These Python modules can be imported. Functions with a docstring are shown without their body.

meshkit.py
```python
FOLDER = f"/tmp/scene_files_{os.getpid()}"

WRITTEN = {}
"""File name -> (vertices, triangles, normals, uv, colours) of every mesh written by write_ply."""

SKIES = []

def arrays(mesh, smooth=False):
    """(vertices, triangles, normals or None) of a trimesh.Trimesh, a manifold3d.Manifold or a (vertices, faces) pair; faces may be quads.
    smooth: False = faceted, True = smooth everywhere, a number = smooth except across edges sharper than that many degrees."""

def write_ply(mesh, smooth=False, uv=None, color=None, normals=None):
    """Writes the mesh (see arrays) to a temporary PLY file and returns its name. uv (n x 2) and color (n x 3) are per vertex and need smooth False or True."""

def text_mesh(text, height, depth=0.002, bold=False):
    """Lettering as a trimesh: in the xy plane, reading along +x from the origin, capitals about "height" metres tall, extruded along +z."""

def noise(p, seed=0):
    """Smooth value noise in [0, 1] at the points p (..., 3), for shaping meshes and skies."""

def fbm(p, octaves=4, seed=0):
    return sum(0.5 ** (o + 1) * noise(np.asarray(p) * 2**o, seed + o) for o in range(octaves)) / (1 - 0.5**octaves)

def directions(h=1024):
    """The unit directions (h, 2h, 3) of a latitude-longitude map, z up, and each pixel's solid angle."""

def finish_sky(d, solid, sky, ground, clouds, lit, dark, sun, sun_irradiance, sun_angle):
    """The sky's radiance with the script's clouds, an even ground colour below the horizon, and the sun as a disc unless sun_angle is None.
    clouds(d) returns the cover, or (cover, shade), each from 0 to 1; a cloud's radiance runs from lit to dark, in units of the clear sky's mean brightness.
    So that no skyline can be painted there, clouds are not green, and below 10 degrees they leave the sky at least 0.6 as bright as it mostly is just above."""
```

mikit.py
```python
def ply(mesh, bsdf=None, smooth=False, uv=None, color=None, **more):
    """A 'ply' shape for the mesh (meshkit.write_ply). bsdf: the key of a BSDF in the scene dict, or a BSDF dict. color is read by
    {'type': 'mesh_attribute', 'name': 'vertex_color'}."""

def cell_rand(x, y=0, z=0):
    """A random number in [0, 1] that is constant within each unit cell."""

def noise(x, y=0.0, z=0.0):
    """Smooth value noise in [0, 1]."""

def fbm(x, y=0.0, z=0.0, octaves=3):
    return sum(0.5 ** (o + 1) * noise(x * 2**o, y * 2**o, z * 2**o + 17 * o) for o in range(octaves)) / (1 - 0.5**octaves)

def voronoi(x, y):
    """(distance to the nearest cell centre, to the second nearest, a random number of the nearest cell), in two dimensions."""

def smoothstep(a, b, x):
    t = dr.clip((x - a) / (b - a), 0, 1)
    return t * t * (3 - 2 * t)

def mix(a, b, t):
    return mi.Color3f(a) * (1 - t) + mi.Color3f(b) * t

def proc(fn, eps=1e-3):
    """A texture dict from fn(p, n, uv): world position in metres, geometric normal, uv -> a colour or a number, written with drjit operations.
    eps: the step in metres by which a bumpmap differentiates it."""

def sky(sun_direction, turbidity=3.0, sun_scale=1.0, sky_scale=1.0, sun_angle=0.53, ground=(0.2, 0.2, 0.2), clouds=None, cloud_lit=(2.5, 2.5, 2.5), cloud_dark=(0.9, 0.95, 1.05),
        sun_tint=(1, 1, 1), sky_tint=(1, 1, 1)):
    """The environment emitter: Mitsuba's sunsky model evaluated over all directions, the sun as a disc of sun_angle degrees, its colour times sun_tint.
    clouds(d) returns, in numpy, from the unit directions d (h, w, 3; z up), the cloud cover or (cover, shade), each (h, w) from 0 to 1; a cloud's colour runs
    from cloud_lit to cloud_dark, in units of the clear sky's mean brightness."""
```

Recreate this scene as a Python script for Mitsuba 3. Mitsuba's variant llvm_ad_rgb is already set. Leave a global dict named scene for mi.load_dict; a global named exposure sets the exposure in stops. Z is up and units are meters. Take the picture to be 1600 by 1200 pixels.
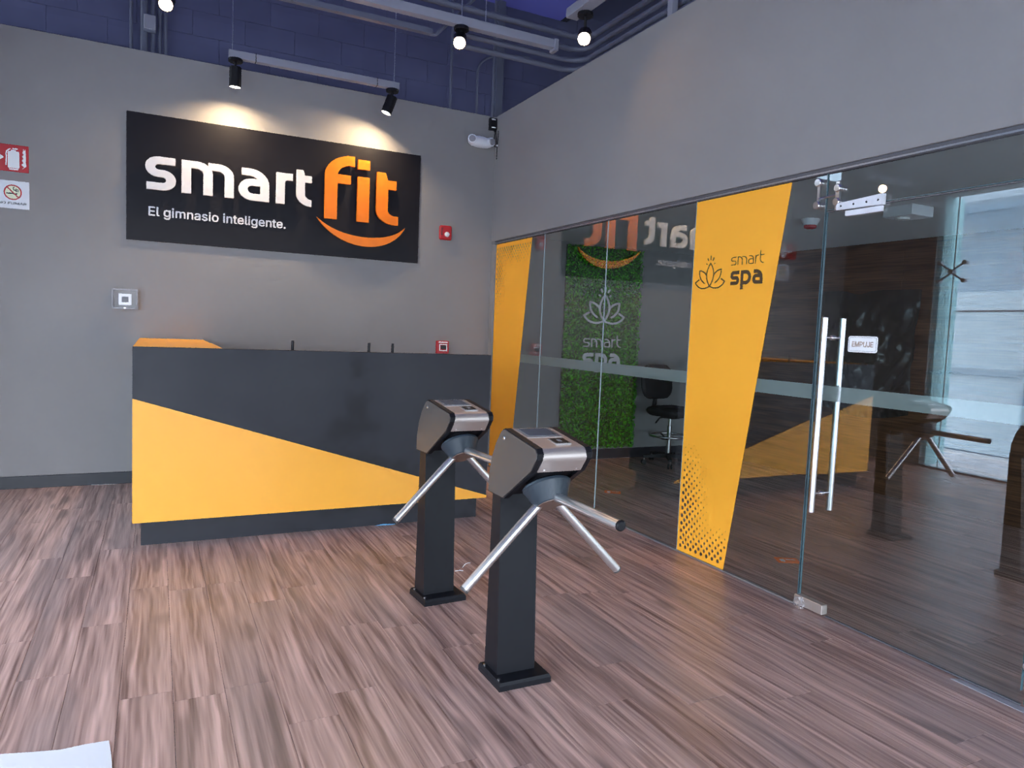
import math
import numpy as np
import trimesh
import manifold3d as m3
import drjit as dr
import mitsuba as mi
import mikit, meshkit
from shapely.geometry import Polygon, LineString, Point, box as sbox, MultiPolygon
from shapely.ops import unary_union
from shapely import affinity
from mikit import noise, fbm, cell_rand, smoothstep, mix

T = mi.ScalarTransform4f
scene, labels = {}, {}

# ------------------------------------------------------------------ camera, sky, exposure
CAM = [-3.1909, -6.9319, 1.45]
FWD = [0.44702061, 0.89147142, -0.07383275]
UP = [-0.00366227, 0.08436184, 0.99642846]
scene['camera'] = {'type': 'perspective', 'fov': 71.41, 'fov_axis': 'x', 'near_clip': 0.05, 'far_clip': 300.0,
                   'to_world': T().look_at(origin=CAM, target=[c + f for c, f in zip(CAM, FWD)], up=UP)}


def cloud_cover(d):
    n = meshkit.fbm(d * np.array([2.5, 2.5, 4.0]), 4, seed=3)
    return np.clip(0.9 + 0.2 * n, 0, 1), 0.25 * n


scene['sky'] = mikit.sky([-0.55, -0.35, 0.75], turbidity=4.0, sun_scale=0.0, sky_scale=1.0, sun_angle=None, ground=(0.3, 0.3, 0.3),
                         clouds=cloud_cover, cloud_lit=(2.16, 2.40, 2.74), cloud_dark=(1.55, 1.75, 2.05))
exposure = 4.85

# ------------------------------------------------------------------ materials


def rgb(*c):
    return {'type': 'rgb', 'value': list(c)}


def two(b):
    return {'type': 'twosided', 'bsdf': b}


def pri(color, rough=0.5, metallic=0.0, spec=0.5, **k):
    c = color if isinstance(color, dict) else rgb(*color)
    r = rough if isinstance(rough, dict) else float(rough)
    return {'type': 'principled', 'base_color': c, 'roughness': r, 'metallic': float(metallic), 'specular': float(spec), **k}


def mat(name, bsdf, sided=True):
    scene[name] = two(bsdf) if sided else bsdf
    return name


def bumped(b, fn, scale=1.0, eps=1e-3):
    return {'type': 'bumpmap', 'arbitrary': mikit.proc(fn, eps=eps), 'scale': float(scale), 'bsdf': b}


def stucco(p, n, uv):
    u = p.x + p.y
    a = fbm(u * 85, p.z * 75, 0.0, octaves=2)
    b = noise(u * 210, p.z * 190, 3.0)
    return (smoothstep(0.35, 0.7, a) * 0.7 + b * 0.3) * 0.0036


def wall_col(p, n, uv):
    t = fbm((p.x + p.y) * 1.3, p.z * 1.3, 5.0, octaves=3)
    return mix((0.250, 0.240, 0.237), (0.282, 0.272, 0.269), t)


mat('m_wall', bumped(pri(mikit.proc(wall_col), 0.75, spec=0.25), stucco))


def fine(p, n, uv):
    return noise((p.x + p.y) * 230, p.z * 230, 3.0) * 0.0006


mat('m_wall_smooth', bumped(pri(mikit.proc(wall_col), 0.75, spec=0.25), fine))
mat('m_wall_dark', pri((0.16, 0.16, 0.165), 0.7, spec=0.25))
mat('m_spa_ceiling', pri((0.45, 0.45, 0.46), 0.8, spec=0.2))


def block_col(p, n, uv):
    c = cell_rand(dr.floor(p.x / 0.45 + dr.select(cell_rand(dr.floor(p.z / 0.22)) > 0.5, 0.5, 0.0)), dr.floor(p.z / 0.22), 7)
    t = fbm(p.x * 5, p.z * 5, p.y * 5, octaves=3)
    return mix((0.080, 0.084, 0.150), (0.108, 0.112, 0.195), t * 0.7 + c * 0.3)


mat('m_block', pri(mikit.proc(block_col), 0.8, spec=0.2))
mat('m_mortar', pri((0.082, 0.086, 0.153), 0.9, spec=0.2))
mat('m_deck', pri((0.12, 0.12, 0.42), 0.8, spec=0.2))
mat('m_void', pri((0.025, 0.025, 0.035), 0.9, spec=0.1))
mat('m_conduit', pri((0.105, 0.113, 0.155), 0.45, spec=0.5))
mat('m_rail', pri((0.24, 0.245, 0.29), 0.5, spec=0.5))
mat('m_wire', pri((0.55, 0.57, 0.62), 0.35, metallic=0.9))


# wood plank floor: the grain runs along y, every plank its own tone
PW, PL = 0.184, 1.22


def plank_col(p, n, uv):
    row = dr.floor(p.x / PW + 500)
    off = cell_rand(row, 11, 0) * PL
    col = dr.floor((p.y + off) / PL + 500)
    r = cell_rand(row, col, 1)
    r2 = cell_rand(row, col, 2)
    sx = p.x + r * 0.06
    sy = p.y + r2 * 1.1
    warp = noise(sx * 8, sy * 2.4, 4.0) * 0.026 + noise(sx * 16, sy * 7.0, 6.0) * 0.008
    wide = fbm((sx + warp) * 27, sy * 1.3, 2.0, octaves=3)
    streak = noise((sx + warp) * 85, sy * 3.0, 8.0)
    fine_ = noise(sx * 210, sy * 7.0, 2.0)
    knot = smoothstep(0.68, 0.88, fbm((sx + warp) * 13, sy * 2.2, 21.0, octaves=2))
    t = dr.clip(0.52 + 0.95 * (wide - 0.5) + 0.62 * (streak - 0.5) + 0.30 * (fine_ - 0.5), 0, 1)
    c = mix((0.155, 0.084, 0.071), (0.59, 0.385, 0.330), t)
    c = mix(c, mi.Color3f(0.26, 0.195, 0.185), 0.40 * smoothstep(0.45, 0.75, noise(sx * 6, sy * 0.9, 33.0)))
    c = mix(c, mi.Color3f(0.09, 0.06, 0.054), 0.45 * knot)
    return c * (0.96 + 0.05 * (r - 0.5))


def plank_rough(p, n, uv):
    return mi.Float(0.29 + 0.10 * noise(p.x * 140, p.y * 6, 1.0))


mat('m_plank', pri(mikit.proc(plank_col), mikit.proc(plank_rough), spec=0.65))
mat('m_subfloor', pri((0.05, 0.035, 0.03), 0.8))


def board_col(p, n, uv):
    t = 0.65 * fbm(p.y * 1.6, p.z * 20, 0.0, octaves=3) + 0.35 * noise(p.y * 5, p.z * 120, 1.0)
    return mix((0.050, 0.020, 0.010), (0.155, 0.066, 0.030), smoothstep(0.2, 0.85, t))


mat('m_board', pri(mikit.proc(board_col), 0.45, spec=0.4))
mat('m_baseboard', pri((0.022, 0.024, 0.030), 0.45))


def charcoal_col(p, n, uv):
    s = smoothstep(0.55, 0.75, fbm(p.x * 3.1, p.z * 3.4, 1.0, octaves=4)) * smoothstep(-2.7, -1.9, p.x)
    return mix((0.019, 0.020, 0.026), (0.012, 0.012, 0.015), s)


def charcoal_rough(p, n, uv):
    return mi.Float(0.42 + 0.18 * fbm(p.x * 3.1, p.z * 3.4, 1.0, octaves=4))


mat('m_charcoal', pri(mikit.proc(charcoal_col), mikit.proc(charcoal_rough), spec=0.32))
mat('m_yellow', pri((0.84, 0.37, 0.036), 0.38, spec=0.4))
mat('m_vinyl', pri((0.97, 0.43, 0.036), 0.45, spec=0.3))
mat('m_sign_board', pri((0.0085, 0.0075, 0.0105), 0.40, spec=0.25))
mat('m_letter_white', pri((0.72, 0.70, 0.70), 0.45))
mat('m_letter_orange', pri((0.78, 0.185, 0.008), 0.30, spec=0.5))
mat('m_letter_dark', pri((0.07, 0.035, 0.012), 0.6))
mat('m_steel', pri((0.54, 0.47, 0.43), 0.40, metallic=0.72))
mat('m_chrome', pri((0.82, 0.82, 0.83), 0.13, metallic=1.0))
mat('m_arm', pri((0.74, 0.72, 0.71), 0.26, metallic=0.92))
mat('m_side_grey', pri((0.105, 0.10, 0.098), 0.38, metallic=0.5))
mat('m_black', pri((0.007, 0.007, 0.009), 0.42, spec=0.25))
mat('m_post', pri((0.0075, 0.008, 0.011), 0.42, spec=0.22))
mat('m_hub', pri((0.022, 0.033, 0.044), 0.38, spec=0.4))
mat('m_hub_cap', pri((0.13, 0.085, 0.07), 0.35, metallic=0.3))
mat('m_screen', pri((0.075, 0.082, 0.10), 0.12, spec=0.6))
mat('m_white', pri((0.80, 0.80, 0.80), 0.45))
mat('m_white_cool', pri((0.70, 0.72, 0.76), 0.5))
mat('m_red', pri((0.42, 0.016, 0.022), 0.4))
mat('m_ink', pri((0.03, 0.03, 0.035), 0.6))
mat('m_cream', pri((0.75, 0.76, 0.55), 0.5))
mat('m_acrylic', pri((0.30, 0.295, 0.32), 0.25, spec=0.6))
mat('m_grey_lcd', pri((0.13, 0.135, 0.15), 0.6, spec=0.2))
mat('m_empuje', pri((0.30, 0.20, 0.14), 0.5))
mat('m_line_grey', pri((0.35, 0.33, 0.31), 0.5))
mat('m_orange', pri((0.90, 0.19, 0.03), 0.5))
mat('m_blue_scrap', pri((0.20, 0.50, 0.75), 0.4))
mat('m_paper', pri((0.62, 0.62, 0.64), 0.8))
mat('m_seam', pri((0.27, 0.33, 0.35), 0.35, spec=0.6))
mat('m_edge', pri((0.06, 0.11, 0.13), 0.25, spec=0.6))
mat('m_channel', pri((0.30, 0.32, 0.36), 0.35, metallic=0.7))
mat('m_channel_dark', pri((0.10, 0.10, 0.115), 0.45, metallic=0.2))
mat('m_chair', pri((0.012, 0.012, 0.013), 0.65))
mat('m_glass', {'type': 'thindielectric', 'int_ior': 1.88, 'ext_ior': 1.0, 'specular_transmittance': rgb(0.70, 0.79, 0.785)}, False)
mat('m_clear', {'type': 'thindielectric', 'int_ior': 1.5, 'ext_ior': 1.0}, False)
mat('m_clear_thin', {'type': 'thindielectric', 'int_ior': 1.18, 'ext_ior': 1.0}, False)
mat('m_film', {'type': 'thindielectric', 'int_ior': 1.9, 'ext_ior': 1.0}, False)
mat('m_frost', {'type': 'principledthin', 'base_color': rgb(0.47, 0.48, 0.46), 'roughness': 0.6, 'diff_trans': 0.5, 'spec_trans': 0.0}, False)
mat('m_fin', {'type': 'principledthin', 'base_color': rgb(0.70, 0.93, 0.95), 'roughness': 0.4, 'diff_trans': 1.4, 'spec_trans': 0.0}, False)


def leaf_col(p, n, uv):
    r = cell_rand(p.x * 45, p.z * 45, 1)
    return mix((0.022, 0.22, 0.008), (0.16, 0.72, 0.03), r * r)


mat('m_leaf', {'type': 'principledthin', 'base_color': mikit.proc(leaf_col), 'roughness': 0.45, 'diff_trans': 0.5, 'spec_trans': 0.0}, False)
mat('m_leaf_back', pri((0.02, 0.06, 0.012), 0.8))


def bag_bump(p, n, uv):
    return fbm(p.y * 9 + p.z * 3, p.z * 4, p.x * 5, octaves=3) * 0.02


mat('m_bag', bumped(pri((0.018, 0.017, 0.016), 0.22, spec=0.7), bag_bump))


def concrete_col(p, n, uv):
    t = fbm(p.y * 1.1, p.z * 1.3, p.x, octaves=4)
    return mix((0.44, 0.57, 0.66), (0.58, 0.71, 0.79), t)


mat('m_concrete', pri(mikit.proc(concrete_col), 0.85, spec=0.2))
mat('m_hoarding', pri((0.68, 0.84, 0.92), 0.6))
mat('m_pavement', pri((0.55, 0.58, 0.62), 0.8))
mat('m_road', pri((0.46, 0.48, 0.50), 0.85))

# ------------------------------------------------------------------ helpers


def add(key, mesh, bsdf, smooth=False, kind=None, **more):
    while key in scene:
        base, _, num = key.rpartition('_')
        key = f'{base}_{int(num) + 1:03d}' if num.isdigit() and len(num) == 3 else key + '_001'
    scene[key] = mikit.ply(mesh, bsdf, smooth, **more)
    if kind:
        labels.setdefault(key, {})['kind'] = kind
    return key


def lab(key, label, category=None, group=None):
    d = labels.setdefault(key, {})
    d['label'] = label
    if category:
        d['category'] = category
    if group:
        d['group'] = group


def cat(*ms):
    return trimesh.util.concatenate([m for m in ms])


def bx(x0, x1, y0, y1, z0, z1, c=0.0):
    """A box, its edges chamfered by c."""
    x0, x1 = min(x0, x1), max(x0, x1)
    y0, y1 = min(y0, y1), max(y0, y1)
    z0, z1 = min(z0, z1), max(z0, z1)
    if c <= 0:
        m = trimesh.creation.box(extents=(x1 - x0, y1 - y0, z1 - z0))
        m.apply_translation(((x0 + x1) / 2, (y0 + y1) / 2, (z0 + z1) / 2))
        return m
    pts = []
    for sx in (0, 1):
        for sy in (0, 1):
            for sz in (0, 1):
                p = np.array([(x0, x1)[sx], (y0, y1)[sy], (z0, z1)[sz]], float)
                d = np.array([1 - 2 * sx, 1 - 2 * sy, 1 - 2 * sz]) * c
                for k in range(3):
                    q = p + d
                    q[k] = p[k]
                    pts.append(q)
    return trimesh.convex.convex_hull(np.array(pts))


def hull(pts):
    return trimesh.convex.convex_hull(np.array(pts, float))


def basis(d):
    d = np.asarray(d, float)
    d = d / np.linalg.norm(d)
    a = np.cross(d, [0, 0, 1] if abs(d[2]) < 0.9 else [1, 0, 0])
    a /= np.linalg.norm(a)
    return a, np.cross(d, a), d


def lathe(profile, origin, axis, n=32):
    """profile: (r, t) pairs along the axis from origin; closed with caps where r is 0."""
    a, b, d = basis(axis)
    ang = np.arange(n) * 2 * np.pi / n
    v, f = [], []
    for r, t in profile:
        v.append(np.asarray(origin) + d * t + r * (np.cos(ang)[:, None] * a + np.sin(ang)[:, None] * b))
    for k in range(len(profile) - 1):
        for i in range(n):
            j = (i + 1) % n
            f += [[k * n + i, k * n + j, (k + 1) * n + j], [k * n + i, (k + 1) * n + j, (k + 1) * n + i]]
    m = trimesh.Trimesh(np.vstack(v), np.array(f), process=False)
    m.merge_vertices()
    m.update_faces(m.nondegenerate_faces())
    return m


def cyl(p0, p1, r, n=20, c=0.0, r1=None):
    p0, p1 = np.asarray(p0, float), np.asarray(p1, float)
    L = np.linalg.norm(p1 - p0)
    r1 = r if r1 is None else r1
    prof = [(0, 0), (r - c, 0), (r, c), (r1, L - c), (r1 - c, L), (0, L)] if c else [(0, 0), (r, 0), (r1, L), (0, L)]
    return lathe(prof, p0, p1 - p0, n)


def fillet(pts, r, steps=6, closed=False):
    pts = [np.asarray(p, float) for p in pts]
    n = len(pts)
    out = []
    for i in range(n):
        if not closed and i in (0, n - 1):
            out.append(pts[i])
            continue
        p, a, b = pts[i], pts[i - 1], pts[(i + 1) % n]
        la, lb = np.linalg.norm(a - p), np.linalg.norm(b - p)
        ka, kb = (1.0 if not closed and i - 1 == 0 else 0.5), (1.0 if not closed and i + 1 == n - 1 else 0.5)
        q = min(r, la * ka * 0.98, lb * kb * 0.98)
        A, B = p + (a - p) / la * q, p + (b - p) / lb * q
        wt = math.sqrt(max(0.05, (1 - (a - p) @ (b - p) / (la * lb)) / 2))
        for t in np.linspace(0, 1, steps):
            out.append(((1 - t) ** 2 * A + 2 * wt * t * (1 - t) * p + t * t * B) / ((1 - t) ** 2 + 2 * wt * t * (1 - t) + t * t))
    return np.array(out)


def tube(pts, r, n=10, closed=False):
    pts = np.asarray(pts, float)
    if closed:
        pts = np.vstack([pts, pts[:1]])
    keep = [0] + [i for i in range(1, len(pts)) if np.linalg.norm(pts[i] - pts[i - 1]) > 1e-6]
    pts = pts[keep]
    t = np.gradient(pts, axis=0)
    if closed:
        t[0] = t[-1] = pts[1] - pts[-2]
    t /= np.linalg.norm(t, axis=1, keepdims=True)
    a = basis(t[0])[0]
    ang = np.arange(n) * 2 * np.pi / n
    rings = []
    for p, d in zip(pts, t):
        a = a - d * (a @ d)
        a /= np.linalg.norm(a)
        b = np.cross(d, a)
        rings.append(p + r * (np.cos(ang)[:, None] * a + np.sin(ang)[:, None] * b))
    v = np.vstack(rings)
    f = []
    for k in range(len(pts) - 1):
        for i in range(n):
            j = (i + 1) % n
            f += [[k * n + i, k * n + j, (k + 1) * n + j], [k * n + i, (k + 1) * n + j, (k + 1) * n + i]]
    if not closed:
        for ring, c0, flip in ((0, pts[0], True), (len(pts) - 1, pts[-1], False)):
            v = np.vstack([v, c0])
            for i in range(n):
                j = (i + 1) % n
                f.append([len(v) - 1, ring * n + j, ring * n + i] if flip else [len(v) - 1, ring * n + i, ring * n + j])
    return trimesh.Trimesh(v, np.array(f), process=False)


def polys(g):
    return [p for p in getattr(g, 'geoms', [g]) if isinstance(p, Polygon) and p.area > 1e-9]


def extr(shape, depth):
    return cat(*[trimesh.creation.extrude_polygon(p, depth, engine='earcut') for p in polys(shape)])


def to_back(m, x, y, z):
    """xy drawing (extruded along z) stood on a plane facing -y: drawing x to the right, depth towards the viewer."""
    m = m.copy()
    m.apply_transform(np.array([[1, 0, 0, x], [0, 0, -1, y], [0, 1, 0, z], [0, 0, 0, 1.0]]))
    return m


def to_right(m, x, y, z):
    """xy drawing stood on a plane facing -x: drawing x runs along -y."""
    m = m.copy()
    m.apply_transform(np.array([[0, 0, -1, x], [-1, 0, 0, y], [0, 1, 0, z], [0, 0, 0, 1.0]]))
    return m


def stroke(pts, w, cap='flat'):
    return LineString([tuple(p) for p in pts]).buffer(w / 2, cap_style=cap, join_style='mitre' if cap == 'flat' else 'round', quad_segs=6)


def glyph(ch, W, H, w, r=0.3, asc=1.17):
    """A lower-case letter drawn in strokes: W wide, x-height H, stroke w, corner radius r (of the centre line)."""
    h = w / 2
    F = lambda p, rr=r: fillet(p, rr, 8)
    if ch == 's':
        return stroke(F([(W - 0.02 * W, H - h), (h, H - h), (h, H / 2), (W - h, H / 2), (W - h, h), (0.04 * W, h)], min(r, (H / 2 - h) / 2 * 0.98)), w)
    if ch == 'm':
        xm = W / 2
        return unary_union([stroke([(h, 0), (h, H)], w), stroke(F([(h, H - h), (xm, H - h), (xm, 0)]), w), stroke(F([(xm, H - h), (W - h, H - h), (W - h, 0)]), w)])
    if ch == 'a':
        bowl = stroke(F([(W - h, H * 0.60 - h * 0.2), (h, H * 0.60 - h * 0.2), (h, h), (W - h, h)], r * 0.85), w)
        return unary_union([stroke(F([(W * 0.1, H - h), (W - h, H - h), (W - h, 0)]), w), bowl])
    if ch == 'r':
        return unary_union([stroke([(h, 0), (h, H)], w), stroke(F([(h, H * 0.4), (h, H - h), (W, H - h)], r * 0.8), w)])
    if ch == 't':
        top = Polygon([(0, H * 0.9), (0, H * asc), (w * 0.78, H * asc), (w, H * 0.99), (w, H * 0.9)])
        return unary_union([stroke(F([(h, H), (h, h), (W, h)]), w), stroke([(h, H - h), (W, H - h)], w), top])
    if ch == 'p':
        return unary_union([stroke([(h, -0.34 * H), (h, H)], w), stroke(fillet([(h, H - h), (W - h, H - h), (W - h, h), (h, h)], r, 8), w)])
    raise ValueError(ch)


def slim(ch, W, H, w, k, r, asc=1.17):
    """A glyph whose horizontal strokes are k times as thick as its stems."""
    return affinity.scale(glyph(ch, W, H / k, w, r, asc), 1.0, k, origin=(0, 0))


def bez(*p, n=14):
    p = np.asarray(p, float)
    t = np.linspace(0, 1, n)[:, None]
    k = len(p) - 1
    return sum(math.comb(k, i) * (1 - t) ** (k - i) * t ** i * p[i] for i in range(k + 1))


def lotus(s, w):
    """Outline of a five-petal lotus with rays; half width s, base at y=0."""
    L = []
    for m in (-1, 1):
        M = lambda P: [(m * x * s, y * s) for x, y in P]
        L += [bez(*M([(0, 0.0), (0.47, 0.52), (0, 1.06)])),
              bez(*M([(0.72, 0.75), (0.40, 0.72), (0.24, 0.50)])),
              bez(*M([(0.72, 0.75), (0.76, 0.36), (0.36, 0.15)])),
              np.array(M([(0.74, 0.32), (0.98, 0.19)])),
              bez(*M([(0.98, 0.19), (0.76, -0.14), (0.32, -0.16), (0, 0.0)])),
              np.array(M([(0.15, 1.19), (0.20, 1.28)])), np.array(M([(0.25, 1.03), (0.27, 1.045)]))]
    L.append(np.array([(0, 1.22 * s), (0, 1.38 * s)]))
    return unary_union([stroke(p, w, 'round') for p in L])


def word(text, widths, gap, H, w, r=0.3, asc=1.17):
    x, out = 0.0, []
    for ch, W in zip(text, widths):
        out.append(affinity.translate(glyph(ch, W, H, w, r, asc), x, 0))
        x += W + gap
    return unary_union(out)


def fit_text(text, width, height_cap, depth, bold=False):
    m = meshkit.text_mesh(text, height_cap, depth, bold)
    x0, x1 = m.bounds[0][0], m.bounds[1][0]
    m.apply_translation((-x0, 0, 0))
    m.apply_scale([width / (x1 - x0), 1, 1])
    return m


def letters(m):
    """The letters of a line of lettering, one mesh each (dots stay with their stems)."""
    out = []
    for q in sorted(m.split(only_watertight=False), key=lambda q: q.bounds[0][0]):
        if out and q.bounds[0][0] < out[-1].bounds[1][0] - 0.3 * (q.bounds[1][0] - q.bounds[0][0]):
            out[-1] = cat(out[-1], q)
        else:
            out.append(q)
    return out


# ------------------------------------------------------------------ the setting
XL, XS = -5.2, 3.2          # left facade plane, far wall of the spa
YF = -9.6                   # front of the lobby (behind the camera)
ZW, ZG, ZD = 3.665, 2.35, 5.0

add('floor', bx(XL, 0.0, YF, 0.0, -0.12, -0.006), 'm_subfloor', kind='structure')
add('floor_001', bx(0.0, XS, YF, 0.0, -0.12, -0.006), 'm_subfloor', kind='structure')


def prand(row, k):
    """mikit.cell_rand in numpy, so that the planks' joints fall where the grain changes."""
    x, y, z = np.uint32(row + 1000000), np.uint32(k + 1000000), np.uint32(1000000)
    with np.errstate(over='ignore'):
        h = x * np.uint32(374761393) + y * np.uint32(668265263) + z * np.uint32(2147483647)
        h = (h ^ (h >> np.uint32(13))) * np.uint32(1274126177)
        return float((h ^ (h >> np.uint32(16))) & np.uint32(0xFFFFFF)) / 16777215.0


def planks(holder, x0, x1, y0, y1, most):
    rest, made = [], []
    for i in range(math.floor(x0 / PW), math.ceil(x1 / PW)):
        a, b = max(x0, i * PW), min(x1, (i + 1) * PW)
        off = prand(i + 500, 11) * PL
        for j in range(math.floor((y0 + off) / PL), math.ceil((y1 + off) / PL)):
            c, d = max(y0, j * PL - off), min(y1, (j + 1) * PL - off)
            if b - a < 0.01 or d - c < 0.02:
                continue
            g = 0.0006
            m = bx(a + g, b - g, c + g, d - g, -0.006, 0.0, 0.0009)
            made.append((math.hypot((a + b) / 2 - CAM[0], (c + d) / 2 - CAM[1]) + (40 if d < CAM[1] + 1.0 else 0), m))
    made.sort(key=lambda q: q[0])
    for _, m in made[:most]:
        add(f'{holder}__plank', m, 'm_plank')
    if made[most:]:
        k = add(f'{holder}__outlying_planks', cat(*[m for _, m in made[most:]]), 'm_plank', kind='stuff')


planks('floor', XL, 0.0, YF, 0.0, 290)
planks('floor_001', 0.0, XS, YF, 0.0, 290)

# back wall and the painted block wall that rises behind its top
add('wall_back', bx(XL, XS + 0.1, 0.0, 0.12, 0.0, ZW), 'm_wall', kind='structure')
add('baseboard_back', bx(XL, -3.28, -0.014, 0.0, 0.0, 0.102, 0.002), 'm_baseboard', kind='structure')
add('baseboard_spa', bx(0.02, XS, -0.014, 0.0, 0.0, 0.115, 0.002), 'm_baseboard', kind='structure')
add('wall_blocks', bx(XL, XS, 0.42, 0.52, 3.2, 6.2), 'm_mortar', kind='structure')
for j in range(9):
    z0 = 3.36 + 0.22 * j
    for i in range(-12, 5):
        x0 = i * 0.45 + (0.225 if j % 2 else 0.0) + 0.02
        if x0 < XL or x0 + 0.45 > XS or z0 > ZD:
            continue
        add('wall_blocks__block', bx(x0 + 0.002, x0 + 0.448, 0.415, 0.42, z0 + 0.002, z0 + 0.218, 0.002), 'm_block')
add('ceiling', bx(XL - 0.2, 0.92, YF - 0.2, 0.52, ZD, ZD + 0.25), 'm_deck', kind='structure')
add('ceiling_002', bx(0.92, XS + 0.3, YF - 0.2, 0.6, ZD + 1.0, ZD + 1.2), 'm_void', kind='structure')
add('trim_1', bx(0.92, 1.0, YF - 0.2, 0.52, ZD - 0.0, ZD + 1.2), 'm_void', kind='structure')

# wall above the glass front
add('wall_right', bx(-0.03, 0.11, YF, 0.0, ZG + 0.032, ZW), 'm_wall_smooth', kind='structure')
add('trim_2', bx(-0.018, 0.02, YF, -0.0, ZG, ZG + 0.032, 0.003), 'm_channel_dark', kind='structure')
add('trim_3', bx(-0.022, -0.012, YF, -0.0, ZG + 0.004, ZG + 0.012), 'm_channel', kind='structure')
add('trim_4', bx(-0.02, 0.03, -0.075, 0.0, 0.0, ZG + 0.032), 'm_wall_smooth', kind='structure')
add('trim_5', bx(-0.012, 0.012, -4.20, -0.08, 0.0, 0.010, 0.002), 'm_channel', kind='structure')

# the spa behind the glass
ZS = 2.47
add('ceiling_001', bx(0.11, XS, YF, 0.0, ZS, ZS + 0.08), 'm_spa_ceiling', kind='structure')
add('wall_spa', bx(XS, XS + 0.1, YF, 0.0, 0.0, ZD + 1.2), 'm_void', kind='structure')
for z0, z1 in ((0.0, 1.235), (1.235, ZS)):
    for k in range(4):
        a, b = -2.44 * k, max(-2.44 * (k + 1), YF)
        add('wall_spa__panel', bx(XS - 0.012, XS, b + 0.0006, a - 0.0006, z0 + 0.0006, z1 - 0.0006, 0.0006), 'm_board')
add('wall_spa_front', bx(0.12, XS, YF - 0.2, YF, 1.5, ZD), 'm_wall_dark', kind='structure')

# glass front: fixed panes, door and the light above it
YJ = [-0.08, -1.125, -2.152, -3.187, -4.215]


def sheet(y0, y1, z0, z1, x=0.0):
    return trimesh.Trimesh([[x, y0, z0], [x, y1, z0], [x, y1, z1], [x, y0, z1]], [[0, 1, 2], [0, 2, 3]], process=False)


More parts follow.
